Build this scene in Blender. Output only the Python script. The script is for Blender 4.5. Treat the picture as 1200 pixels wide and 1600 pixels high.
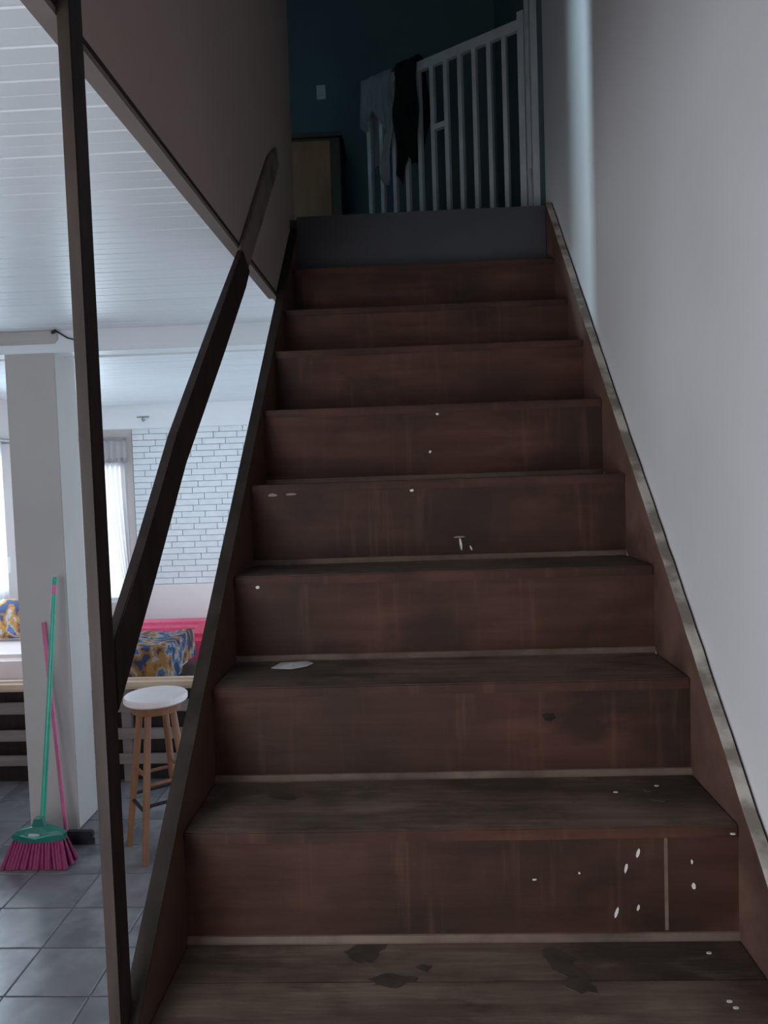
import bpy, bmesh, math, random
from mathutils import Vector, Matrix
random.seed(7)
for o in list(bpy.data.objects): bpy.data.objects.remove(o)
S = bpy.context.scene
C = S.collection

# ------------------------------------------------------------------ camera
FPX = 1197.67
yaw, pitch, roll = .0407, -.0487, -.0332
fw = Vector((-math.sin(yaw)*math.cos(pitch), math.cos(yaw)*math.cos(pitch), math.sin(pitch)))
rt = Vector((math.cos(yaw), math.sin(yaw), 0)); up = rt.cross(fw)
r2 = math.cos(roll)*rt + math.sin(roll)*up; u2 = -math.sin(roll)*rt + math.cos(roll)*up
cd = bpy.data.cameras.new('camera'); cam = bpy.data.objects.new('camera', cd); C.objects.link(cam)
cd.sensor_fit = 'VERTICAL'; cd.sensor_height = 36; cd.lens = 36*FPX/1600; cd.clip_start = .02
M = Matrix((r2, u2, -fw)).transposed().to_4x4(); M.translation = (0, 0, 1.80); cam.matrix_world = M
S.camera = cam

# ------------------------------------------------------------------ world, lights, exposure
S.view_settings.view_transform = 'Standard'; S.view_settings.look = 'None'
S.view_settings.gamma = 1; S.view_settings.use_curve_mapping = False
S.view_settings.exposure = -0.05
W = bpy.data.worlds.new('sky'); S.world = W; W.use_nodes = True
bg = W.node_tree.nodes['Background']; bg.inputs[0].default_value = (.72, .86, 1, 1); bg.inputs[1].default_value = 2.0

def area(name, loc, direction, sx, sy, power, col):
    l = bpy.data.lights.new(name, 'AREA'); l.shape = 'RECTANGLE'; l.size = sx; l.size_y = sy
    l.energy = power; l.color = col
    o = bpy.data.objects.new(name, l); C.objects.link(o); o.location = loc
    o.rotation_euler = Vector(direction).to_track_quat('-Z', 'Z').to_euler(); return o
# daylight at the windows of the house
area('daylight_front_window', (-1.18, -.66, 1.45), (0, 1, 0), 1.2, 1.2, 29, (.95, .96, 1))
area('daylight_left_window', (-3.02, 4.90, 1.55), (1, 0, 0), 1.0, 1.3, 33, (.66, .86, 1))
area('daylight_back_window', (-2.74, 6.57, 1.35), (0, -1, 0), .42, 1.2, 8, (.72, .90, 1))
area('daylight_near_window', (-3.02, .05, 1.48), (1, 0, 0), 1.25, 1.05, 18, (.91, .94, 1))
hw = area('daylight_hall_window', (-1.97, 4.40, 4.20), (2.52, -1.95, -1.15), .12, 1.2, 115, (.60, .84, 1))
hw.data.spread = math.radians(70)

# ------------------------------------------------------------------ materials
def mat(name, c1, c2=None, scale=(4, 4, 4), rough=.6, bump=0., detail=6, lo=.35, hi=.65, c3=None, spec=.5, grime=None, streak=None, trans=0.):
    m = bpy.data.materials.new(name); m.use_nodes = True; nt = m.node_tree; N = nt.nodes; L = nt.links
    b = N['Principled BSDF']; b.inputs['Roughness'].default_value = rough
    b.inputs['Specular IOR Level'].default_value = spec
    b.inputs['Base Color'].default_value = (*c1, 1)
    if c2 is not None or bump:
        tc = N.new('ShaderNodeTexCoord'); oi = N.new('ShaderNodeObjectInfo')
        ad = N.new('ShaderNodeVectorMath'); ad.operation = 'MULTIPLY_ADD'
        cmb = N.new('ShaderNodeCombineXYZ')
        for i in range(3): L.new(oi.outputs['Random'], cmb.inputs[i])
        ad.inputs[1].default_value = (7.3, 5.1, 9.7); L.new(cmb.outputs[0], ad.inputs[0]); L.new(tc.outputs['Object'], ad.inputs[2])
        mp = N.new('ShaderNodeMapping'); mp.inputs['Scale'].default_value = scale; L.new(ad.outputs[0], mp.inputs['Vector'])
        nz = N.new('ShaderNodeTexNoise'); nz.inputs['Detail'].default_value = detail; nz.inputs['Scale'].default_value = 1
        L.new(mp.outputs[0], nz.inputs['Vector'])
        rp = N.new('ShaderNodeValToRGB'); rp.color_ramp.elements[0].position = lo; rp.color_ramp.elements[1].position = hi
        rp.color_ramp.elements[0].color = (*c1, 1); rp.color_ramp.elements[1].color = (*(c2 or c1), 1)
        L.new(nz.outputs['Fac'], rp.inputs[0]); out = rp.outputs[0]
        if c3 is not None:      # large patches of a third tone
            n2 = N.new('ShaderNodeTexNoise'); n2.inputs['Scale'].default_value = 3.2; n2.inputs['Detail'].default_value = 4
            L.new(ad.outputs[0], n2.inputs['Vector'])
            r3 = N.new('ShaderNodeValToRGB'); r3.color_ramp.elements[0].position = .42; r3.color_ramp.elements[1].position = .66
            L.new(n2.outputs['Fac'], r3.inputs[0])
            mx = N.new('ShaderNodeMix'); mx.data_type = 'RGBA'; L.new(r3.outputs[0], mx.inputs[0]); L.new(out, mx.inputs[6]); mx.inputs[7].default_value = (*c3, 1)
            out = mx.outputs[2]
        for layer, lo3, hi3, fac in ((grime, .50, .68, .75), (streak, .56, .68, .32)):
            if layer is None: continue
            col, sc = layer
            m4 = N.new('ShaderNodeMapping'); m4.inputs['Scale'].default_value = sc; L.new(ad.outputs[0], m4.inputs['Vector'])
            n4 = N.new('ShaderNodeTexNoise'); n4.inputs['Scale'].default_value = 1; n4.inputs['Detail'].default_value = 7; n4.inputs['Roughness'].default_value = .62
            L.new(m4.outputs[0], n4.inputs['Vector'])
            r4 = N.new('ShaderNodeValToRGB'); r4.color_ramp.elements[0].position = lo3; r4.color_ramp.elements[1].position = hi3
            r4.color_ramp.elements[1].color = (fac, fac, fac, 1); L.new(n4.outputs['Fac'], r4.inputs[0])
            x4 = N.new('ShaderNodeMix'); x4.data_type = 'RGBA'; L.new(r4.outputs[0], x4.inputs[0]); L.new(out, x4.inputs[6]); x4.inputs[7].default_value = (*col, 1)
            out = x4.outputs[2]
        L.new(out, b.inputs['Base Color'])
        if bump:
            bp = N.new('ShaderNodeBump'); bp.inputs['Strength'].default_value = bump; bp.inputs['Distance'].default_value = .01
            L.new(nz.outputs['Fac'], bp.inputs['Height']); L.new(bp.outputs[0], b.inputs['Normal'])
    if trans:
        t = N.new('ShaderNodeBsdfTranslucent'); t.inputs[0].default_value = (*(c2 or c1), 1)
        ms = N.new('ShaderNodeMixShader'); ms.inputs[0].default_value = trans
        L.new(b.outputs[0], ms.inputs[1]); L.new(t.outputs[0], ms.inputs[2]); L.new(ms.outputs[0], N['Material Output'].inputs[0])
    return m

MT = dict(
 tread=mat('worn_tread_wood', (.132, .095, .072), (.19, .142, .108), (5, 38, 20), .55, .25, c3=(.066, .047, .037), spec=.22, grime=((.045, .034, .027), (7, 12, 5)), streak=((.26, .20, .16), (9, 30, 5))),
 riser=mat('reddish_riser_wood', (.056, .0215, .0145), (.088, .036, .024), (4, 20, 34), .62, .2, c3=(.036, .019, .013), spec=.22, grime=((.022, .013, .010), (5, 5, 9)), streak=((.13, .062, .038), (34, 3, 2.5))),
 topriser=mat('grey_painted_riser', (.045, .044, .050), (.055, .054, .060), (6, 6, 6), .6),
 stringer=mat('stringer_wood_lit', (.105, .055, .040), (.16, .085, .062), (20, 6, 6), .65, .2, spec=.22, grime=((.05, .028, .02), (5, 5, 5))),  # right stringer, colour raised as if lit from the left
 stringer_shaded=mat('stringer_wood_shaded', (.060, .031, .023), (.09, .046, .034), (20, 6, 6), .65, .2, spec=.15),  # left stringer, same wood with its shade put into the colour
 trimb=mat('dull_edge_paint', (.17, .13, .115), (.20, .155, .14), (3, 3, 3), .75),
 railpaint=mat('smudged_painted_rail', (.17, .125, .108), (.06, .045, .04), (7, 7, 9), .7, lo=.45, hi=.62),
 chip=mat('chipped_paint_edge', (.20, .17, .14), (.50, .46, .40), (9, 11, 11), .55, .2, lo=.46, hi=.60, detail=8),
 edge=mat('dull_worn_edge', (.018, .014, .012), (.032, .025, .021), (18, 14, 14), .7, .2, spec=.15),
 batten=mat('pale_batten_wood', (.135, .09, .067), (.185, .13, .098), (6, 30, 30), .5, .1, spec=.22, grime=((.045, .028, .021), (4, 4, 4))),
 dark=mat('dark_varnished_wood', (.018, .012, .012), (.030, .019, .017), (30, 30, 6), .45, .15, spec=.22),
 post_lit=mat('post_wood_lit', (.030, .021, .018), (.052, .036, .029), (30, 30, 5), .55, .2, spec=.22),  # same post wood, light on its front put into the colour
 wallw=mat('greywhite_plaster', (.66, .65, .66), (.71, .70, .71), (2.2, 2.2, 2.2), .75, .05),
 wallb=mat('beige_partition_paint', (.34, .255, .225), (.375, .285, .25), (2, 2, 2), .7, .03),
 wallroom=mat('pinkish_room_plaster', (.66, .60, .585), (.70, .64, .62), (3, 3, 3), .8, .05),
 teal=mat('dark_teal_paint', (.115, .175, .190), (.13, .195, .21), (3, 3, 3), .7),
 pvc=mat('white_pvc_plank', (.70, .74, .77), (.74, .78, .81), (2, 6, 6), .36, spec=.5),
 white=mat('white_beam_paint', (.78, .79, .80), (.82, .83, .84), (3, 3, 3), .6),
 brick=mat('white_painted_brick', (.74, .78, .80), (.82, .85, .87), (9, 9, 9), .6, .3),
 mortar=mat('grey_mortar', (.66, .71, .745), (.72, .77, .80), (20, 20, 20), .8),
 wain=mat('cream_lower_wall', (.80, .75, .71), (.84, .79, .75), (4, 4, 4), .8),
 tile=mat('grey_marbled_tile', (.120, .117, .126), (.205, .202, .215), (7, 7, 7), .17, .08, c3=(.17, .164, .17), lo=.4, hi=.62),
 grout=mat('dark_grout', (.10, .10, .115), (.14, .14, .15), (30, 30, 30), .8),
 column=mat('column_plaster', (.43, .405, .39), (.46, .435, .42), (3, 3, 2), .8, .04),
 green=mat('green_plastic', (.015, .30, .20), (.02, .34, .23), (9, 9, 9), .35),
 dgreen=mat('dark_green_plastic', (.008, .12, .09), (.012, .15, .11), (9, 9, 9), .35),
 pinkp=mat('magenta_bristles', (.19, .012, .07), (.30, .025, .115), (120, 120, 5), .6, .4),
 pinkh=mat('pink_stick_plastic', (.50, .10, .22), (.56, .13, .26), (9, 9, 9), .4),
 black=mat('black_rubber', (.012, .012, .014), (.02, .02, .022), (9, 9, 9), .6),
 label=mat('pale_sticker', (.30, .55, .52), (.55, .40, .48), (26, 26, 26), .4),
 seat=mat('pale_stool_seat', (.66, .58, .58), (.70, .62, .62), (9, 9, 9), .4),
 stool=mat('orange_stool_wood', (.17, .068, .033), (.23, .10, .048), (24, 24, 5), .5, .1),
 rail=mat('light_rail_wood', (.50, .36, .26), (.60, .44, .33), (4, 26, 26), .5, .1),
 slat=mat('grey_brown_slat', (.17, .135, .125), (.22, .175, .16), (4, 26, 26), .55, .1),
 sheet=mat('pinkish_bed_sheet', (.66, .54, .53), (.72, .60, .59), (6, 6, 6), .85, .1),
 red=mat('crimson_sofa_fabric', (.55, .030, .085), (.64, .05, .115), (30, 30, 30), .75, .2),
 pinks=mat('pink_sofa_top', (.72, .10, .20), (.78, .14, .25), (20, 20, 20), .75, .2),
 curtain=mat('sheer_white_curtain', (.74, .71, .72), (.80, .77, .78), (20, 20, 3), .9, trans=.16),
 tie=mat('cream_tieback', (.62, .52, .40), (.70, .60, .48), (20, 20, 20), .9),
 steel=mat('grey_steel', (.25, .24, .24), (.32, .31, .31), (20, 20, 20), .35),
 plastic=mat('white_switch_plastic', (.72, .74, .76), (.76, .78, .80), (9, 9, 9), .4),
 gate=mat('white_gate_enamel', (.50, .53, .55), (.60, .63, .65), (20, 20, 9), .45, .05),
 greycloth=mat('grey_cloth', (.44, .48, .51), (.54, .58, .61), (14, 14, 14), .9, .3),
 darkcloth=mat('black_cloth', (.012, .014, .018), (.025, .027, .03), (14, 14, 14), .9, .3),
 brown=mat('brown_cabinet_wood', (.36, .15, .065), (.46, .21, .10), (12, 12, 3), .5, .1, c3=(.23, .10, .045)),
 brownd=mat('dark_cabinet_wood', (.075, .045, .03), (.10, .06, .04), (12, 12, 3), .5, .1),
 frame=mat('white_window_frame', (.74, .75, .76), (.78, .79, .80), (9, 9, 9), .5),
 paper=mat('white_paper', (.62, .60, .60), (.70, .68, .68), (30, 30, 30), .8),
 paint=mat('dried_white_paint', (.62, .60, .56), (.72, .70, .66), (60, 60, 60), .6),
 edgechip=mat('dull_chipped_edge', (.20, .15, .12), (.26, .20, .165), (60, 60, 60), .6),
 knot=mat('dark_wood_knot', (.014, .008, .006), (.022, .013, .010), (60, 60, 60), .6, spec=.2),
 stain=mat('dark_tread_stain', (.050, .036, .029), (.075, .056, .045), (40, 40, 40), .5),
)
# patterned fabric: blue, ochre and white blotches
def fabric():
    m = bpy.data.materials.new('patterned_throw_fabric'); m.use_nodes = True; nt = m.node_tree; N = nt.nodes; L = nt.links
    tc = N.new('ShaderNodeTexCoord'); mp = N.new('ShaderNodeMapping'); mp.inputs['Scale'].default_value = (8.5, 8.5, 6); mp.inputs['Rotation'].default_value = (.3, .4, .5)
    L.new(tc.outputs['Object'], mp.inputs[0])
    nz = N.new('ShaderNodeTexNoise'); nz.inputs['Scale'].default_value = 1.15; nz.inputs['Detail'].default_value = 3.5; nz.inputs['Distortion'].default_value = .25
    L.new(mp.outputs[0], nz.inputs['Vector'])
    r = N.new('ShaderNodeValToRGB'); e = r.color_ramp.elements; r.color_ramp.interpolation = 'CONSTANT'
    cols = [(0, (.05, .075, .17)), (.40, (.14, .20, .36)), (.46, (.46, .46, .48)), (.505, (.50, .27, .09)), (.56, (.36, .16, .06)), (.60, (.06, .08, .18))]
    e[0].position, e[0].color = cols[0][0], (*cols[0][1], 1); e[1].position, e[1].color = cols[1][0], (*cols[1][1], 1)
    for p, c in cols[2:]: k = e.new(p); k.color = (*c, 1)
    L.new(nz.outputs['Fac'], r.inputs[0]); b = N['Principled BSDF']; L.new(r.outputs[0], b.inputs['Base Color']); b.inputs['Roughness'].default_value = .9
    return m
MT['fabric'] = fabric()
def glass():
    m = bpy.data.materials.new('window_glass'); m.use_nodes = True; nt = m.node_tree; N = nt.nodes
    N.remove(N['Principled BSDF']); t = N.new('ShaderNodeBsdfTransparent'); g = N.new('ShaderNodeBsdfGlossy'); g.inputs['Roughness'].default_value = .03
    ms = N.new('ShaderNodeMixShader'); ms.inputs[0].default_value = .06
    nt.links.new(t.outputs[0], ms.inputs[1]); nt.links.new(g.outputs[0], ms.inputs[2]); nt.links.new(ms.outputs[0], N['Material Output'].inputs[0]); return m
MT['glass'] = glass()

# ------------------------------------------------------------------ helpers
def wloc(p):
    v = Vector((0, 0, 0))
    while p is not None: v = v + p.location; p = p.parent
    return v
def link(name, me, m, parent=None, loc=None):
    o = bpy.data.objects.new(name, me); C.objects.link(o)
    if m is not None and not me.materials:
        me.materials.append(MT[m])
    if parent: o.parent = parent
    if loc is not None: o.location = loc
    return o
def finish(bm, name, m, parent=None, smooth=False, bevel=0, seg=2, local=False, loc=None):
    """a bmesh in world coordinates becomes one mesh object whose origin sits at the parent's (or at loc)"""
    if bevel:
        bmesh.ops.bevel(bm, geom=bm.edges[:], offset=bevel, segments=seg, affect='EDGES', clamp_overlap=True)
    bmesh.ops.recalc_face_normals(bm, faces=bm.faces[:])
    if not local:
        off = wloc(parent) if parent else Vector(loc or (0, 0, 0))
        bmesh.ops.translate(bm, verts=bm.verts[:], vec=-off)
    me = bpy.data.meshes.new(name); bm.to_mesh(me); bm.free()
    if smooth:
        for p in me.polygons: p.use_smooth = True
    return link(name, me, m, parent, None if parent else loc)
def addbox(bm, x0, x1, y0, y1, z0, z1):
    v = [bm.verts.new((x, y, z)) for x in (x0, x1) for y in (y0, y1) for z in (z0, z1)]
    for f in ((0, 1, 3, 2), (4, 6, 7, 5), (0, 4, 5, 1), (2, 3, 7, 6), (0, 2, 6, 4), (1, 5, 7, 3)): bm.faces.new([v[i] for i in f])
def box(name, m, x0, x1, y0, y1, z0, z1, parent=None, bevel=0, seg=2, local=False, loc=None):
    bm = bmesh.new(); addbox(bm, x0, x1, y0, y1, z0, z1)
    return finish(bm, name, m, parent, bevel=bevel, seg=seg, local=local, loc=loc)
def addprism_x(bm, prof, x0, x1):
    """polygon prof of (y, z) extruded along x"""
    a = [bm.verts.new((x0, y, z)) for y, z in prof]; b = [bm.verts.new((x1, y, z)) for y, z in prof]; n = len(prof)
    bm.faces.new(a); bm.faces.new(b[::-1])
    for i in range(n): bm.faces.new((a[i], b[i], b[(i+1) % n], a[(i+1) % n]))
def tube(bm, pts, rad, n=10, caps=True):
    """round bar through pts; rad a number or a list"""
    pts = [Vector(p) for p in pts]; R = rad if isinstance(rad, (list, tuple)) else [rad]*len(pts); rings = []
    for i, p in enumerate(pts):
        d = (pts[min(i+1, len(pts)-1)] - pts[max(i-1, 0)]).normalized()
        a = d.cross(Vector((0, 1, 0)) if abs(d.y) < .9 else Vector((1, 0, 0))).normalized(); b = d.cross(a)
        rings.append([bm.verts.new(p + R[i]*(math.cos(2*math.pi*k/n)*a + math.sin(2*math.pi*k/n)*b)) for k in range(n)])
    for r, s in zip(rings, rings[1:]):
        for k in range(n): bm.faces.new((r[k], r[(k+1) % n], s[(k+1) % n], s[k]))
    if caps: bm.faces.new(rings[0][::-1]); bm.faces.new(rings[-1])
def rod(name, m, pts, rad, parent=None, n=10, local=False, loc=None):
    bm = bmesh.new(); tube(bm, pts, rad, n); return finish(bm, name, m, parent, smooth=False, local=local, loc=loc)
def grid(bm, f, nu, nv):
    V = [[bm.verts.new(f(u/nu, v/nv)) for v in range(nv+1)] for u in range(nu+1)]
    for i in range(nu):
        for j in range(nv): bm.faces.new((V[i][j], V[i+1][j], V[i+1][j+1], V[i][j+1]))
    return V
def thing(name, label, cat, loc, group=None, rz=0):
    o = bpy.data.objects.new(name, None); C.objects.link(o); o.location = loc; o.rotation_euler = (0, 0, rz)
    o['label'] = label; o['category'] = cat
    if group: o['group'] = group
    return o
def tag(o, label, cat, group=None):
    o['label'] = label; o['category'] = cat
    if group: o['group'] = group
    return o
def struct(o, label=None, cat=None):
    o['kind'] = 'structure'
    if label: o['label'] = label
    if cat: o['category'] = cat
    return o

XL, XR = -.4207, .529           # inner faces of the stringers
WP = -.452                      # inner face of the partition left of the stairs
XW = .556                       # face of the right wall
X0, Y0, Y1 = -3.05, -.7, 6.6   # room: left wall, front wall, back wall
ZC, ZC2 = 2.58, 2.46            # ceilings before and beyond the beam
ZL = 2.80                       # upstairs floor
ZT = 5.3                        # upstairs ceiling

# ------------------------------------------------------------------ floor
fl = struct(box('floor', 'grout', X0, XW, Y0, Y1, -.06, -.004, loc=(0, 0, 0)), 'grey marbled ceramic tile floor of the downstairs room', 'floor')
TX, TY = .3105, .2793
tm = bmesh.new(); addbox(tm, -TX/2+.0035, TX/2-.0035, -TY/2+.0035, TY/2-.0035, -.012, 0)
bmesh.ops.bevel(tm, geom=tm.edges[:], offset=.002, segments=1, affect='EDGES'); bmesh.ops.recalc_face_normals(tm, faces=tm.faces[:])
tmesh = bpy.data.meshes.new('floor_tile'); tm.to_mesh(tmesh); tm.free(); tmesh.materials.append(MT['tile'])
i = 0
for cx in range(-5, 3):
    for cy in range(-15, 14):
        x = -1.5095 + (cx+.5)*TX; y = 2.849 + (cy+.5)*TY
        if x-TX/2 < X0 or y-TY/2 < Y0 or y+TY/2 > Y1: continue
        t = link('floor_tile', tmesh, None, fl, (x, y, random.uniform(-.0008, .0008)))

# ------------------------------------------------------------------ walls downstairs and the stairwell
def wall_with_hole(name, m, axis, pos, thick, a0, a1, z0, z1, holes, **kw):
    """wall in plane x=pos (axis 0) or y=pos (axis 1) of given thickness with rectangular holes (b0,b1,h0,h1)"""
    bm = bmesh.new()
    def seg(b0, b1, h0, h1):
        if b1-b0 < 1e-4 or h1-h0 < 1e-4: return
        if axis == 0: addbox(bm, min(pos, pos+thick), max(pos, pos+thick), b0, b1, h0, h1)
        else: addbox(bm, b0, b1, min(pos, pos+thick), max(pos, pos+thick), h0, h1)
    cur = a0
    for b0, b1, h0, h1 in sorted(holes):
        seg(cur, b0, z0, z1); seg(b0, b1, z0, h0); seg(b0, b1, h1, z1); cur = b1
    seg(cur, a1, z0, z1)
    return finish(bm, name, m, **kw)
struct(box('wall_right', 'wallw', XW, XW+.12, Y0, 3.12, 0, ZT, loc=(XW, 0, 0)), 'plain greyish white plaster wall along the right of the stairs', 'wall')
struct(wall_with_hole('wall_front', 'wallroom', 1, Y0, -.12, X0-.12, XW+.12, 0, ZT, [(-1.8, -.55, .80, 2.10)]), 'pale plaster wall behind the foot of the stairs with a window', 'wall')
struct(wall_with_hole('wall_left', 'wallroom', 0, X0, -.12, Y0, Y1, 0, ZC+.02, [(-.60, .70, .9, 2.05), (4.40, 5.40, .9, 2.2)]), 'pinkish plaster wall of the room beyond the column', 'wall')
wb = struct(wall_with_hole('wall_back', 'mortar', 1, Y1+.012, .12, X0-.12, XW+.12, 0, ZC+.02, [(-2.96, -2.53, .75, 1.98)]), 'far wall of the room faced with white painted bricks', 'wall')
# plain plaster strip around the back window, and the cream band under the bricks
struct(wall_with_hole('trim_1', 'wallroom', 1, Y1-.002, .02, X0, -2.445, 0, ZC2, [(-2.96, -2.53, .75, 1.98)]), 'narrow pinkish plaster strip around the far window', 'plaster')
struct(box('trim_2', 'wain', -2.44, XW, Y1-.03, Y1+.012, 0, .905, bevel=.004, loc=(-2.44, Y1, 0)), 'cream plaster band below the white bricks', 'plaster')
# bricks
BH, BL = .0525, .205
bx = -2.44; cols = 8; bmeshes = {}
def brick_mesh(w):
    k = round(w, 3)
    if k not in bmeshes:
        b = bmesh.new(); addbox(b, .0024, w-.0024, -.010, .012, .0018, BH-.0018)
        bmesh.ops.bevel(b, geom=b.edges[:], offset=.0025, segments=1, affect='EDGES'); bmesh.ops.recalc_face_normals(b, faces=b.faces[:])
        me = bpy.data.meshes.new('brick'); b.to_mesh(me); b.free(); me.materials.append(MT['brick']); bmeshes[k] = me
    return bmeshes[k]
for r in range(26):
    x = bx; z = .907 + r*BH
    x_end = -.66
    first = [BL*.5, BL, BL*.75][(r*2) % 3]
    ws = [first]
    while bx + sum(ws) < x_end: ws.append(BL)
    for w in ws:
        link('brick', brick_mesh(w), None, wb, (x, Y1+random.uniform(-.003, .002), z)); x += w
# windows
def window(name, label, axis, pos, b0, b1, h0, h1, inward, bars=2):
    e = bpy.data.objects.new(name, None); C.objects.link(e); struct(e, label, 'window')
    e.location = (pos, b0, h0) if axis == 0 else (b0, pos, h0)
    def bxx(nm, m, c0, c1, d0, d1, t0, t1):
        a, b = sorted((pos+inward*t0, pos+inward*t1))
        if axis == 0: return box(nm, m, a, b, c0, c1, d0, d1, e)
        return box(nm, m, c0, c1, a, b, d0, d1, e)
    fwid = .04
    bxx('window_frame', 'frame', b0, b0+fwid, h0, h1, -.09, -.04); bxx('window_frame', 'frame', b1-fwid, b1, h0, h1, -.09, -.04)
    bxx('window_frame', 'frame', b0+fwid, b1-fwid, h0, h0+fwid, -.09, -.04); bxx('window_frame', 'frame', b0+fwid, b1-fwid, h1-fwid, h1, -.09, -.04)
    for k in range(1, bars):
        c = b0+(b1-b0)*k/bars; bxx('window_mullion', 'frame', c-.012, c+.012, h0+fwid, h1-fwid, -.085, -.045)
    for k in range(bars):
        c0 = b0+(b1-b0)*k/bars; c1 = b0+(b1-b0)*(k+1)/bars
        bxx('window_pane', 'glass', c0+.014, c1-.014, h0+fwid, h1-fwid, -.067, -.063)
    return e
window('window_1', 'bright white window in the far wall beside the bricks', 1, Y1, -2.96, -2.53, .75, 1.98, -1, 1)
window('window_2', 'window in the left wall behind the column', 0, X0, 4.40, 5.40, .9, 2.2, 1)
window('window_3', 'window in the left wall near the foot of the stairs', 0, X0, -.60, .70, .9, 2.05, 1)
window('window_4', 'window in the wall behind the foot of the stairs', 1, Y0, -1.8, -.55, .80, 2.10, 1, 2)

# ------------------------------------------------------------------ ceiling of white planks, beam and upstairs slab
ce = struct(box('ceiling', 'white', X0, -.482, Y0, 3.84, ZC+.008, ZC+.03, loc=(0, 0, ZC)), 'white plank ceiling of the downstairs room', 'ceiling')
PW = .112
def plank_mesh(x0, x1):
    b = bmesh.new()
    prof = [(.0012, .010), (.0012, .0025), (.0045, 0), (PW*.5-.002, 0), (PW*.5, .0009), (PW*.5+.002, 0), (PW-.0045, 0), (PW-.0012, .0025), (PW-.0012, .010)]
    addprism_x(b, prof, x0, x1); bmesh.ops.recalc_face_normals(b, faces=b.faces[:])
    me = bpy.data.meshes.new('ceiling_plank'); b.to_mesh(me); b.free(); me.materials.append(MT['pvc']); return me
pm = plank_mesh(X0, -.482); y = 3.84-PW
while y > Y0:
    link('ceiling_plank', pm, None, ce, (0, y, random.uniform(-.001, .001))); y -= PW
ce2 = struct(box('ceiling_far', 'white', X0, XW, 3.98, Y1, ZC2+.008, ZC2+.03, loc=(0, 0, ZC2)), 'lower white plank ceiling beyond the beam', 'ceiling')
ce2.name = 'ceiling'
pm2 = plank_mesh(X0, XW); y = 3.98
while y+PW < 6.46:
    link('ceiling_plank', pm2, None, ce2, (0, y, random.uniform(-.001, .001))); y += PW
struct(box('trim_3', 'pvc', X0, XW, 3.84, 3.98, ZC2+.01, ZC+.03, bevel=.004, loc=(0, 3.84, ZC2)), 'shallow white beam crossing the plank ceiling above the column', 'beam')
struct(box('trim_4', 'white', X0, XW, 6.46, Y1+.012, 2.262, ZC2+.03, bevel=.006, loc=(0, 6.46, 2.26)), 'white beam over the brick wall under the ceiling', 'beam')
# slab of the upper floor: over the room, over the foot of the stairs, and the landing
bm = bmesh.new()
addbox(bm, X0-.12, -.482, Y0, 6.72, ZC+.03, ZL); addbox(bm, WP, XW, Y0, .15, ZC, ZL); addbox(bm, -.482, XW+.4, 3.02, 6.72, ZC+.03, ZL)
struct(finish(bm, 'floor_upper', 'topriser'), 'upstairs floor slab at the head of the stairs', 'floor')

# partition left of the stairwell, above the room
bm = bmesh.new(); addbox(bm, -.482, WP, Y0, 3.15, 2.436, ZT)
struct(finish(bm, 'wall_partition', 'wallb', loc=(WP, 0, 2.43)), 'brownish beige partition hanging above the stairs handrail', 'wall')
struct(box('trim_5', 'trimb', -.482, WP, Y0, 2.66, 2.418, 2.4285, loc=(WP, 0, 2.418)), 'beige edge strip along the bottom of the partition', 'trim')
struct(box('trim_6', 'dark', -.481, WP+.0015, Y0, 2.66, 2.4285, 2.436, loc=(WP, 0, 2.43)), 'thin dark line along the bottom of the partition', 'trim')

# upstairs hall
struct(box('wall_upper_back', 'teal', -2.2, XW+.5, 4.8, 4.92, ZL, ZT, loc=(0, 4.8, ZL)), 'dark teal wall at the back of the upstairs hall', 'wall')
struct(box('wall_upper_right', 'teal', XW+.012, XW+.12, 3.12, 4.8, ZL, ZT, loc=(XW, 3.12, ZL)), 'dark teal wall behind the gate hinge', 'wall')
struct(wall_with_hole('wall_upper_left', 'teal', 0, -2.0, -.12, 2.5, 4.8, ZL, ZT, [(4.30, 4.50, 3.6, 4.9)]), 'dark teal hall wall with a narrow window', 'wall')
struct(box('wall_upper_front', 'teal', -2.0, -.482, 2.5, 2.6, ZL, ZT, loc=(-2, 2.5, ZL)), 'dark teal hall wall behind the partition', 'wall')
struct(box('ceiling_upper', 'white', -2.12, XW+.12, Y0, 4.92, ZT, ZT+.1, loc=(0, 0, ZT)), 'ceiling above the stairwell', 'ceiling')
struct(box('wall_light_cut', 'teal', -1.26, -1.2, 3.83, 4.8, ZL, ZT, loc=(-1.2, 3.83, ZL)), 'unseen dark teal wall added to cut the hall window light', 'wall')  # out of view, added to end the light strip on the right wall
window('window_5', 'narrow window at the side of the upstairs hall', 0, -2.0, 4.30, 4.50, 3.6, 4.9, 1, 1)

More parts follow.
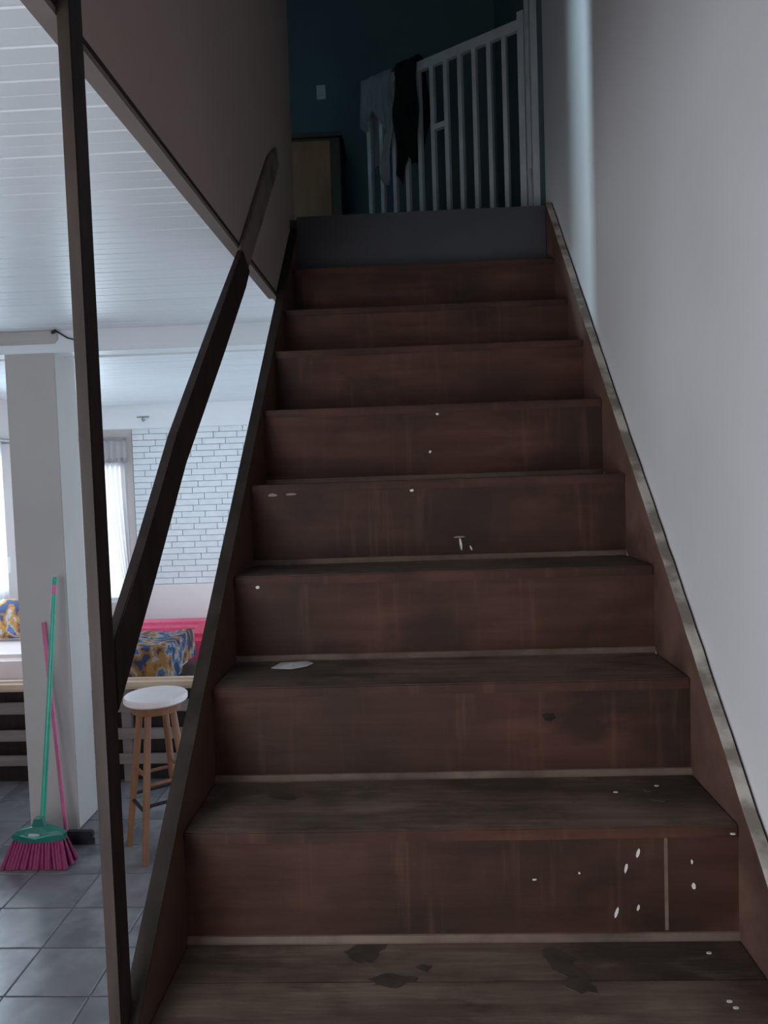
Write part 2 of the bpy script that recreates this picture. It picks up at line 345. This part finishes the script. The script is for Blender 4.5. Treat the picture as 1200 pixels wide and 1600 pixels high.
# ------------------------------------------------------------------ staircase
st = thing('staircase', 'worn dark brown wooden staircase rising between the stringers', 'staircase', (0, .19, 0))
NY = [.187, .407, .627, .847, 1.067] + [1.2866+.22*k for k in range(8)] + [2.985]
NZ = [.20, .40, .60, .795, .991, 1.190, 1.382, 1.578, 1.783, 1.992, 2.193, 2.365, 2.560, ZL]
TH = .022
risers = []
for k in range(14):
    y, z = NY[k], NZ[k]; zb = NZ[k-1] if k else 0
    if k < 13:
        yb = NY[k+1] + .012
        bm = bmesh.new()
        if k == 4:      # the nearest tread shows its two boards
            addbox(bm, XL, XR, y, y+.118, z-TH, z); t = finish(bm, 'tread_board', 'tread', st, bevel=.002)
            bm = bmesh.new(); addbox(bm, XL, XR, y+.120, yb, z-TH, z-.001); finish(bm, 'tread_board', 'tread', st, bevel=.002)
        else:
            addbox(bm, XL, XR, y, yb, z-TH, z); t = finish(bm, 'tread_board', 'tread', st, bevel=.003)
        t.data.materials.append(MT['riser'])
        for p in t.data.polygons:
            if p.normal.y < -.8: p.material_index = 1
        rz1 = z-TH
    else: rz1 = z
    bm = bmesh.new(); addbox(bm, XL, XR, y+(.004 if k < 13 else 0), y+.028, zb, rz1)
    r = finish(bm, 'riser_board', 'riser' if k < 13 else 'topriser', st); risers.append(r)
    if 4 < k < 10:
        bm = bmesh.new(); yf = y+.004
        addprism_x(bm, [(yf, zb), (yf, zb+.013), (yf-.003, zb+.012), (yf-.007, zb+.003), (yf-.007, zb)], XL, XR); finish(bm, 'batten', 'batten', r)
# stringers: inner board, worn top edge as a part of its own
def stringer(x0, x1, line, low, edge, wood):
    s = finish(_prism(line + [(y, z-low) for y, z in reversed(line)], x0, x1), 'stringer', wood, st)
    th = .0035
    finish(_prism([(y, z+th) for y, z in line] + [(y, z) for y, z in reversed(line)], x0, x1), 'stringer_edge', edge, s)
    return s
def _prism(prof, x0, x1):
    bm = bmesh.new(); addprism_x(bm, prof, x0, x1); return bm
def rough_line(pts, n, amp):
    out = []
    for i in range(n+1):
        y = pts[0][0] + (pts[-1][0]-pts[0][0])*i/n
        for (a, b), (c, d) in zip(pts, pts[1:]):
            if a <= y <= c+1e-9: z = b+(d-b)*(y-a)/(c-a); break
        out.append((y, z + random.uniform(-amp, amp)))
    return out
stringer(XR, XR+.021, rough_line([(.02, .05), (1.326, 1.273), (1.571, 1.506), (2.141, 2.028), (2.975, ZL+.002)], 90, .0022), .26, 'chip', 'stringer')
stringer(-.448, XL, rough_line([(.02, .09), (1.125, 1.089), (1.577, 1.493), (2.577, 2.375), (3.0, ZL-.045)], 40, .0008), .25, 'edge', 'stringer_shaded')
# newel post: a thin board, its narrow front coloured paler as if lit
po = box('newel_post', 'dark', -.4500, -.4345, 1.0245, 1.066, 0, 2.86, st, bevel=.0015)
po['label'] = 'dark thin newel board with front edge coloured as if lit'
box('post_lit_face', 'post_lit', -.4505, -.4345, 1.0215, 1.0245, 0, 2.86, po)
# handrail: flat board following the slope, from the post up over the partition
hl = [(1.07, 1.575), (1.21, 1.70), (1.40, 1.885), (1.72, 2.145), (2.05, 2.408)]
lo_ = [(2.13, 2.372), (2.07, 2.315), (1.80, 2.10), (1.455, 1.835), (1.26, 1.648), (1.07, 1.47)]
hr = finish(_prism(hl + lo_, -.4505, -.4345), 'handrail', 'dark', st, bevel=.002)
up_ = finish(_prism([(2.05, 2.409), (2.55, 2.855), (2.70, 2.945), (2.735, 2.90), (2.66, 2.83), (2.13, 2.373)], -.4505, -.4400), 'handrail_end', 'railpaint', hr, bevel=.002)
up_['label'] = 'painted smudged upper length of the handrail'

# dried paint drips, scratches and stains on the boards
def blob(name, m, parent, cx, y, cz, w, h, lean=0, n=8, t=.0015):
    bm = bmesh.new(); pr = []
    for i in range(n):
        a = 2*math.pi*i/n; rr = 1+random.uniform(-.18, .18)
        u, v = w*.5*rr*math.cos(a), h*.5*rr*math.sin(a); pr.append((cx+u+lean*v, cz+v))
    A = [bm.verts.new((x, y-t, z)) for x, z in pr]; B = [bm.verts.new((x, y+.001, z)) for x, z in pr]
    bm.faces.new(A); bm.faces.new(B[::-1])
    for i in range(n): bm.faces.new((A[i], B[i], B[(i+1) % n], A[(i+1) % n]))
    return finish(bm, name, m, parent)
def flat(name, m, parent, pts, z, t=.0012):
    bm = bmesh.new(); A = [bm.verts.new((x, y, z+t)) for x, y in pts]; B = [bm.verts.new((x, y, z-.0005)) for x, y in pts]
    n = len(pts); bm.faces.new(A); bm.faces.new(B[::-1])
    for i in range(n): bm.faces.new((A[i], B[i], B[(i+1) % n], A[(i+1) % n]))
    return finish(bm, name, m, parent)
def unproj(px, py, ax, v):
    d = fw + (px-600)/FPX*r2 - (py-800)/FPX*u2; o = Vector((0, 0, 1.8)); t = (v-o[ax])/d[ax]; return o+t*d
for k, drips in {5: [(997, 1332, 5, 15, .25), (978, 1356, 5, 15, .2), (963, 1426, 5, 17, .3), (997, 1418, 4, 9, .2), (1081, 1346, 3, 7, 0), (1084, 1384, 6, 10, 0), (835, 1374, 7, 2.5, 0), (905, 1364, 4, 3, 0)],
                 7: [(402, 905, 7, 5, 0)], 8: [(720, 850, 3.5, 22, -.15), (718, 839, 18, 3, 0), (736, 856, 3, 8, -.4), (425, 766, 14, 5, 0), (455, 765, 17, 4, 0), (643, 764, 7, 4, 0)],
                 9: [(672, 706, 4, 4, 0), (683, 647, 5, 4, 0)]}.items():
    for (px, py, w, h, ln) in drips:
        yy = NY[k]+.004; q = unproj(px, py, 1, yy); s = yy/FPX
        blob('paint_drip', 'paint' if w < 9 or h > 9 else 'edgechip', risers[k], q.x, yy, min(q.z, NZ[k]-TH-h*s*.5), w*s, h*s, ln)
q = unproj(858, 1120, 1, NY[6]+.004); blob('knot', 'knot', risers[6], q.x, NY[6]+.004, q.z, .026, .017, 0, 14, .0006)
# long pale scratch down the lowest riser in view
yy = NY[5]+.004; q = unproj(1041, 1380, 1, yy); box('scratch', 'batten', q.x-.003, q.x+.003, yy-.0008, yy+.001, NZ[4]+.016, NZ[5]-TH, risers[5])
for n_, (px, py, w, h, sk, k) in enumerate([(572, 1487, .030, .028, .3, 4), (560, 1497, .016, .012, 0, 4), (868, 1494, .022, .022, -.4, 4), (888, 1515, .020, .030, -.7, 4), (908, 1540, .022, .020, -.3, 4),
                              (612, 1533, .034, .016, .2, 4), (662, 1513, .011, .008, 0, 4), (1032, 1251, .015, .006, 0, 5), (445, 1247, .028, .016, .2, 5), (1015, 1236, .012, .006, 0, 5)]):
    q = unproj(px, py, 2, NZ[k]); ph = random.uniform(0, 6)
    flat('stain', 'stain', st, [(q.x+w*(1+.22*math.sin(3*a+ph)+.12*math.sin(7*a+2*ph))*math.cos(a)+sk*h*math.sin(a), q.y+h*(1+.25*math.sin(4*a+ph))*math.sin(a)) for a in [2*math.pi*i/20 for i in range(20)]], NZ[k]-(.0009 if q.y > NY[4]+.119 and k == 4 else 0)+.0002*n_, .0006)
# paint flecks near the right stringer
for (px, py, k) in [(1108, 1220, 5), (1026, 1228, 5), (962, 1238, 5), (1145, 1303, 5), (1108, 1489, 4), (1140, 1565, 4), (1150, 1575, 4)]:
    q = unproj(px, py, 2, NZ[k]); flat('paint_fleck', 'paint', st, [(q.x+.0045*math.cos(a*1.05), q.y+.003*math.sin(a*1.05)) for a in range(6)], NZ[k], .001)

# scrap of white paper lying on a tread
bm = bmesh.new(); q0 = Vector((unproj(455, 1031, 1, 1.665).x, 1.672, NZ[6]))
prof = [(-.044, -.014), (-.028, .020), (.002, .034), (.030, .030), (.046, .014), (.034, -.016), (.006, -.034), (-.022, -.028)]
c = bm.verts.new((q0.x, q0.y, NZ[6]+.009)); vs = [bm.verts.new((q0.x+a, q0.y+b, NZ[6]+.0015+.003*abs(math.sin(i*1.7)))) for i, (a, b) in enumerate(prof)]
for i in range(8): bm.faces.new((c, vs[i], vs[(i+1) % 8]))
ex = bmesh.ops.extrude_face_region(bm, geom=bm.faces[:]); bmesh.ops.translate(bm, verts=[v for v in ex['geom'] if isinstance(v, bmesh.types.BMVert)], vec=(0, 0, -.001))
tag(finish(bm, 'paper_scrap', 'paper', loc=(q0.x, q0.y, NZ[6])), 'small white scrap of paper lying on a tread near the left stringer', 'paper')

# ------------------------------------------------------------------ column
CX0, CX1, CY0, CY1 = -2.062, -1.803, 3.85, 4.09
co = thing('column', 'square greyish plaster column behind the brooms', 'column', ((CX0+CX1)/2, (CY0+CY1)/2, 0))
box('shaft', 'column', CX0, CX1, CY0, CY1, 0, 2.50, co, bevel=.006)
bm = bmesh.new()
A = [bm.verts.new(p) for p in ((CX0, CY0, 2.50), (CX1, CY0, 2.50), (CX1, CY1, 2.50), (CX0, CY1, 2.50))]
B = [bm.verts.new(p) for p in ((CX0-.025, CY0-.025, 2.535), (CX1+.03, CY0-.025, 2.535), (CX1+.03, CY1+.02, 2.535), (CX0-.025, CY1+.02, 2.535))]
D = [bm.verts.new((v.co.x, v.co.y, 2.578)) for v in B]
bm.faces.new(A[::-1]); bm.faces.new(D)
for lo2, hi2 in ((A, B), (B, D)):
    for i in range(4): bm.faces.new((lo2[i], lo2[(i+1) % 4], hi2[(i+1) % 4], hi2[i]))
finish(bm, 'capital', 'column', co)
ca = thing('cable_hook', 'dark bent wire hook at the top of the column', 'hook', (-1.775, 3.815, 2.56))
rod('wire', 'black', [(-1.79, 3.84, 2.555), (-1.782, 3.815, 2.575), (-1.765, 3.81, 2.57), (-1.71, 3.81, 2.535), (-1.66, 3.815, 2.522)], .004, ca, 8)
rod('wire_cap', 'black', [(-1.795, 3.826, 2.568), (-1.768, 3.806, 2.572)], .008, ca, 8)

# ------------------------------------------------------------------ brooms
br = thing('broom', 'green-handled broom with magenta bristles leaning on the column', 'broom', (-1.84, 3.50, 0))
rod('handle', 'green', [(-1.826, 3.512, .16), (-1.816, 3.64, .80), (-1.808, 3.722, 1.262)], .012, br, 12)
rod('grip_band', 'pinkh', [(-1.8085, 3.7215, 1.26), (-1.807, 3.731, 1.305)], .0128, br, 12)
rod('handle_cap', 'green', [(-1.807, 3.731, 1.305), (-1.8065, 3.738, 1.336), (-1.8065, 3.740, 1.344)], [.013, .0125, .007], br, 12)
bk = bmesh.new()
def ring(z, hx, hy): return [bk.verts.new((-1.835+hx*sx, 3.505+hy*sy, z)) for sx, sy in ((-1, -.55), (-.55, -1), (.55, -1), (1, -.55), (1, .55), (.55, 1), (-.55, 1), (-1, .55))]
R = [ring(.118, .122, .034), ring(.150, .124, .036), ring(.168, .10, .030), ring(.188, .032, .024), ring(.225, .019, .019)]
bk.faces.new(R[0][::-1]); bk.faces.new(R[-1])
for a, b in zip(R, R[1:]):
    for i in range(8): bk.faces.new((a[i], a[(i+1) % 8], b[(i+1) % 8], b[i]))
hb = finish(bk, 'broom_head', 'dgreen', br)
bm = bmesh.new(); e = .0015
pts = [(-1.915, 3.4705, .152), (-1.84, 3.4665, .137), (-1.765, 3.4705, .152), (-1.80, 3.479, .170), (-1.87, 3.479, .170)]
A = [bm.verts.new((x, y-.0015, z)) for x, y, z in pts]; B = [bm.verts.new((x, y+.006, z)) for x, y, z in pts]
bm.faces.new(A); bm.faces.new(B[::-1])
for i in range(5): bm.faces.new((A[i], B[i], B[(i+1) % 5], A[(i+1) % 5]))
lb = finish(bm, 'sticker', 'green', hb); blob('emblem', 'label', hb, -1.845, 3.4672, .157, .055, .016, 0, 12)
bm = bmesh.new()   # bristle tufts flaring to the floor
for i in range(17):
    for j in range(3):
        u = -1+2*i/16; v = -1+j
        tx, ty = -1.835+u*.116, 3.505+v*.024
        ex_, ey = -1.842+u*.158+random.uniform(-.006, .006), 3.500+v*.05+random.uniform(-.006, .006)
        tube(bm, [(tx, ty, .122), ((tx*1.3+ex_)/2.3, (ty*1.3+ey)/2.3, .07), (ex_, ey, .002)], [.0075, .010, .013], 6)
finish(bm, 'bristles', 'pinkp', br)
sq = thing('floor_squeegee', 'thin pink-handled squeegee standing behind the green broom', 'squeegee', (-1.79, 3.68, 0))
rod('handle', 'pinkh', [(-1.80, 3.70, .06), (-1.875, 3.78, .65), (-1.925, 3.832, 1.10)], .010, sq, 10)
box('head', 'black', -1.90, -1.66, 3.675, 3.715, .03, .07, sq, bevel=.008)
box('rubber_blade', 'black', -1.905, -1.655, 3.690, 3.700, .0, .032, sq)

# ------------------------------------------------------------------ bar stool
bs = thing('bar_stool', 'tall round wooden bar stool with a pale seat beside the handrail', 'stool', (-1.295, 3.65, 0))
bm = bmesh.new(); tube(bm, [(-1.295, 3.65, .735), (-1.295, 3.65, .742), (-1.295, 3.65, .762), (-1.295, 3.65, .768)], [.146, .152, .152, .146], 40)
finish(bm, 'seat', 'seat', bs)
bm = bmesh.new(); tube(bm, [(-1.295, 3.65, .690), (-1.295, 3.65, .735)], [.115, .125], 32); finish(bm, 'seat_ring', 'stool', bs)
ang = [math.radians(a) for a in (262, 352, 82, 172)]
feet = [Vector((-1.295+.178*math.cos(a), 3.65+.178*math.sin(a), 0)) for a in ang]; tops = [Vector((-1.295+.085*math.cos(a), 3.65+.085*math.sin(a), .70)) for a in ang]
for f, t in zip(feet, tops): rod('leg', 'stool', [f, f+(t-f)*.5, t], [.0145, .0175, .0165], bs, 12)
for i in range(4):
    j = (i+1) % 4; h = .40 if i % 2 else .36
    P = lambda n, h: feet[n]+(tops[n]-feet[n])*(h/.7)
    rod('stretcher', 'stool', [P(i, h), P(j, h)], .009, bs, 8)
    rod('foot_rail', 'dark', [P(i, .235 if i % 2 else .265), P(j, .235 if i % 2 else .265)], .009, bs, 8)

# ------------------------------------------------------------------ slatted daybed with mattress, throw and cushions
bd = thing('daybed', 'slatted wooden daybed with a pale rail behind the column', 'daybed', (-2.1, 4.8, 0))
BX0, BX1 = -2.95, -1.22
rl = box('top_rail', 'rail', BX0, BX1, 4.42, 4.49, .575, .640, bd, bevel=.018, seg=3)
for z0, z1 in ((.435, .505), (.27, .335), (.12, .18)): box('slat', 'slat', BX0, BX1, 4.445, 4.468, z0, z1, bd, bevel=.003)
for x in (BX0, -2.39, -1.80, BX1-.06): box('post', 'slat', x, x+.06, 4.468, 4.51, 0, .60, bd, bevel=.004)
for x in (BX0, BX1-.06): box('post', 'slat', x, x+.06, 5.10, 5.15, 0, .56, bd, bevel=.004)
box('base_panel', 'dark', BX0, BX1, 4.515, 5.14, .50, .575, bd)
box('shade_board', 'dark', BX0, BX1, 4.515, 4.53, .0, .50, bd)  # dark sheet added for the shade seen between the slats
mt = tag(box('mattress', 'sheet', BX0+.01, -1.54, 4.525, 5.13, .577, .775, bevel=.035, seg=3, loc=(-2.1, 4.8, .577)), 'pinkish sheeted mattress on the slatted daybed', 'mattress')
# patterned throw draped over the right end of the mattress
bm = bmesh.new()
def throw(u, v):
    a = u*.82; w = max(0, a-.575); x = -2.10 + min(a, .575) + (.012*(1-math.exp(-w*60)) if w else 0)
    if v < .45: t = v/.45; y, z, dy, dz = 4.512-.006*math.sin(u*17), .585+(.79-.585)*t, w, 0
    elif v < .6: t = (v-.45)/.15; y, z, dy, dz = 4.512+.06*(1-math.cos(t*math.pi/2)), .79+.016*math.sin(t*math.pi/2), w*(1-t), -w*t*.75
    else: t = (v-.6)/.4; y, z, dy, dz = 4.572+t*.50, .806-.012*t, 0, -w*.75
    ww = 1 if v > .45 else .2
    return Vector((x+.006*math.sin(v*19)*(w > 0), y+dy-.006*math.sin(u*13+v*4), z+dz+(.008*math.sin(u*9+v*7)+.006*math.sin(u*21))*ww+.006*ww))
grid(bm, throw, 40, 26); bmesh.ops.solidify(bm, geom=bm.faces[:], thickness=.008)
tag(finish(bm, 'throw_blanket', 'fabric', smooth=True, loc=(-1.8, 4.8, .78)), 'blue and ochre patterned throw over the right end of the mattress', 'blanket')
def cushion(name, label, m, c, sx, sy, sz, tilt, rz=0):
    bm = bmesh.new(); bmesh.ops.create_uvsphere(bm, u_segments=24, v_segments=14, radius=1)
    for v in bm.verts:
        p = v.co; q = lambda t, e: math.copysign(abs(t)**e, t)
        v.co = (q(p.x, .55)*sx, q(p.y, .9)*sy*(1-.35*max(abs(p.x), abs(p.z))**4), q(p.z, .55)*sz)
    bmesh.ops.rotate(bm, verts=bm.verts[:], cent=(0, 0, 0), matrix=Matrix.Rotation(tilt, 3, 'X')); bmesh.ops.rotate(bm, verts=bm.verts[:], cent=(0, 0, 0), matrix=Matrix.Rotation(rz, 3, 'Z'))
    bmesh.ops.translate(bm, verts=bm.verts[:], vec=c)
    return tag(finish(bm, name, m, smooth=True, loc=c), label, 'cushion', None)
cushion('patterned_cushion', 'blue and ochre patterned cushion left of the column', 'fabric', (-2.72, 4.96, .925), .17, .07, .14, .25)
cushion('patterned_cushion', 'patterned cushion right of the column half hidden by the newel', 'fabric', (-2.28, 4.98, .92), .15, .07, .13, .25, .2)

# ------------------------------------------------------------------ red sofa
so = thing('sofa', 'crimson sofa with a pink top edge against the far wall', 'sofa', (-1.95, 6.0, 0))
box('backrest', 'pinks', -2.42, -1.50, 6.10, 6.34, .12, .655, so, bevel=.04, seg=3)
box('seat', 'red', -2.30, -1.72, 5.40, 6.10, .12, .42, so, bevel=.04, seg=3)
box('armrest', 'red', -1.72, -1.50, 5.38, 6.10, .12, .70, so, bevel=.045, seg=3)
box('armrest', 'red', -2.42, -2.30, 5.40, 6.10, .12, .60, so, bevel=.04, seg=3)
for x in (-2.38, -1.60):
    for y in (5.45, 6.25): rod('foot', 'dark', [(x, y, 0), (x, y, .13)], [.018, .024], so, 10)

# ------------------------------------------------------------------ curtains
def curtain(name, label, f, nu=60, nv=26):
    bm = bmesh.new(); grid(bm, f, nu, nv); bmesh.ops.solidify(bm, geom=bm.faces[:], thickness=.003)
    return bm
def far_curtain(u, v):
    z = 2.02 - v*1.95
    k = max(0, 1-abs(z-.80)/1.15)           # gathered at the tie-back
    wl = -2.70 + .16*k**1.5; wr = -2.475 + .005*k
    x = wl+(wr-wl)*u
    return Vector((x, 6.545-.018*math.sin(u*34)*(1-.5*k)-.01*k, z))
cu = thing('curtain', 'sheer white tied-back curtain beside the bright far window', 'curtain', (-2.6, 6.54, .05))
finish(curtain('', '', far_curtain), 'curtain_panel', 'curtain', cu, smooth=True)
tb = bmesh.new(); tube(tb, [(-2.565, 6.50, .80), (-2.52, 6.49, .77), (-2.465, 6.50, .80), (-2.455, 6.56, .84)], .018, 8); finish(tb, 'tieback', 'tie', cu)
bm = bmesh.new(); grid(bm, lambda u, v: Vector((-3.0+u*.53, 6.535-.012*math.sin(u*60), 2.19-v*.21)), 60, 4); bmesh.ops.solidify(bm, geom=bm.faces[:], thickness=.003)
finish(bm, 'valance', 'curtain', cu, smooth=True)
rod('curtain_rod', 'steel', [(-3.02, 6.52, 2.185), (-2.455, 6.52, 2.185)], .009, cu)
cl = thing('curtain', 'white curtain at the left wall seen past the column', 'curtain', (-2.97, 5.2, .1))
bm = bmesh.new(); grid(bm, lambda u, v: Vector((-2.975+.02*math.sin(u*50), 4.95+u*.50, 2.12-v*2.02)), 70, 4); bmesh.ops.solidify(bm, geom=bm.faces[:], thickness=.003)
finish(bm, 'curtain_panel', 'curtain', cl, smooth=True)
rod('curtain_rod', 'steel', [(-2.975, 4.2, 2.145), (-2.975, 5.68, 2.145)], .011, cl)
rod('rod_finial', 'steel', [(-2.975, 5.68, 2.145), (-2.975, 5.70, 2.145), (-2.975, 5.72, 2.145)], [.012, .02, .008], cl)
for y in (4.3, 5.6): box('rod_bracket', 'steel', -3.05, -2.965, y-.01, y+.01, 2.12, 2.135, cl)
sw = thing('light_switch', 'white light switch on the left wall beside the column', 'switch', (-3.045, 5.56, 1.22))
box('plate', 'plastic', -3.05, -3.042, 5.53, 5.61, 1.16, 1.28, sw, bevel=.002); box('rocker', 'plastic', -3.042, -3.037, 5.555, 5.585, 1.20, 1.24, sw)
hk = thing('ceiling_hook', 'small grey hook under the far beam', 'hook', (-2.30, 6.42, 2.33))
box('plate', 'steel', -2.335, -2.235, 6.452, 6.460, 2.350, 2.362, hk); rod('hook_arm', 'steel', [(-2.285, 6.455, 2.352), (-2.285, 6.44, 2.33), (-2.275, 6.43, 2.318), (-2.262, 6.43, 2.33)], .007, hk, 8)

# ------------------------------------------------------------------ upstairs: gate, clothes, cabinet, switch
HX, HY = .545, 3.50; EX, EY = -.180, 4.00
GL = math.hypot(EX-HX, EY-HY); ga = thing('stair_gate', 'white metal bar gate standing open at the head of the stairs', 'gate', (HX, HY, ZL), rz=math.atan2(EY-HY, EX-HX))
# local x runs from the hinge to the free end
GH = .985
box('top_rail', 'gate', 0, GL, -.014, .014, GH-.045, GH, ga, bevel=.003, local=True)
box('bottom_rail', 'gate', 0, GL, -.014, .014, .03, .065, ga, bevel=.003, local=True)
box('hinge_stile', 'gate', -.002, .028, -.014, .014, .02, GH+.03, ga, local=True)
box('end_stile', 'gate', GL-.022, GL, -.012, .012, .03, GH-.02, ga, local=True)
nb = 11
for i in range(1, nb): x = .02 + (GL-.03)*i/nb; box('bar', 'gate', x-.0105, x+.0105, -.0105, .0105, .06, GH-.04, ga, local=True)
xa = .02 + (GL-.03)*5/nb; xb_ = .02 + (GL-.03)*6/nb
box('latch_bar', 'gate', xa, xb_, -.012, .012, .64, .665, ga, local=True)
gf = thing('gate_jamb', 'grey wooden jamb with a brace holding the gate hinges', 'jamb', (XW-.02, 3.32, ZL))
box('upright', 'gate', XW-.018, XW+.010, 3.30, 3.335, ZL, ZL+1.6, gf); box('upright', 'gate', XW-.015, XW+.010, 3.455, 3.485, ZL, ZL+1.6, gf)
rod('brace', 'gate', [(XW-.005, 3.32, ZL+.12), (XW-.005, 3.47, ZL+.33)], .008, gf, 8)
gm = Matrix.Translation((HX, HY, ZL)) @ Matrix.Rotation(math.atan2(EY-HY, EX-HX), 4, 'Z')
def drape(name, label, m, s0, s1, front, back, wr, off=0):
    """cloth hung over the gate's top rail; front(u) and back(u) give the hanging lengths on either side; local +y is the camera side"""
    bm = bmesh.new()
    def f(u, v):
        s = s0+(s1-s0)*u; F, B = front(u), back(u); tot = F+.06+B; d = v*tot
        if d < F: y, z = .022+off, GH-F+d+.0
        elif d < F+.06: t = (d-F)/.06*math.pi; y, z = (.022+off)*math.cos(t), GH+off+.008+.016*math.sin(t)
        else: y, z = -.022-off, GH-(d-F-.06)
        drop = max(0, GH-z)
        sgn = 1 if y > 0 else -1
        y += sgn*(.008+.018*math.sin(u*wr+z*9)*min(1, drop*6)+.012*min(1, drop*5)*math.sin(u*wr*2.3+1)) if abs(y) > .02 else 0
        s += .018*math.sin(z*14+u*3)*min(1, drop*4)
        return gm @ Vector((s, y, z))
    grid(bm, f, 26, 44); bmesh.ops.solidify(bm, geom=bm.faces[:], thickness=.004)
    c = gm @ Vector(((s0+s1)/2, 0, GH)); return tag(finish(bm, name, m, smooth=True, loc=c), label, 'clothing')
drape('grey_garment', 'crumpled grey garment hung over the free end of the gate', 'greycloth', .70, .895, lambda u: .20+.30*math.exp(-((u-.22)/.2)**2)+.05*math.sin(u*9), lambda u: .30+.12*u, 11)
drape('black_garment', 'black garment hung over the gate beside the grey one', 'darkcloth', .545, .682, lambda u: .40+.16*u+.04*math.sin(u*11), lambda u: .45, 9, .006)
kb = thing('cabinet', 'brown wooden cabinet at the back of the upstairs hall', 'cabinet', (-.65, 4.6, ZL))
box('body', 'brownd', -.98, -.365, 4.46, 4.79, ZL+.03, ZL+.93, kb, bevel=.004); box('cabinet_top', 'brownd', -1.0, -.350, 4.44, 4.795, ZL+.93, ZL+.955, kb, bevel=.003)
for a, b in ((-.97, -.675), (-.67, -.42)):
    d = box('door', 'brown', a, b, 4.445, 4.46, ZL+.05, ZL+.91, kb, bevel=.003); rod('knob', 'steel', [(b-.03 if a < -.8 else a+.03, 4.445, ZL+.5), (b-.03 if a < -.8 else a+.03, 4.425, ZL+.5)], .009, d)
for x in (-.96, -.41):
    for y in (4.48, 4.75): box('foot', 'brownd', x, x+.04, y, y+.03, ZL, ZL+.03, kb)
s2 = thing('light_switch', 'pale light switch on the dark teal upstairs wall', 'switch', (-.495, 4.795, 4.15))
box('plate', 'plastic', -.522, -.468, 4.790, 4.80, 4.105, 4.19, s2, bevel=.002); box('rocker', 'plastic', -.510, -.480, 4.785, 4.790, 4.125, 4.17, s2)
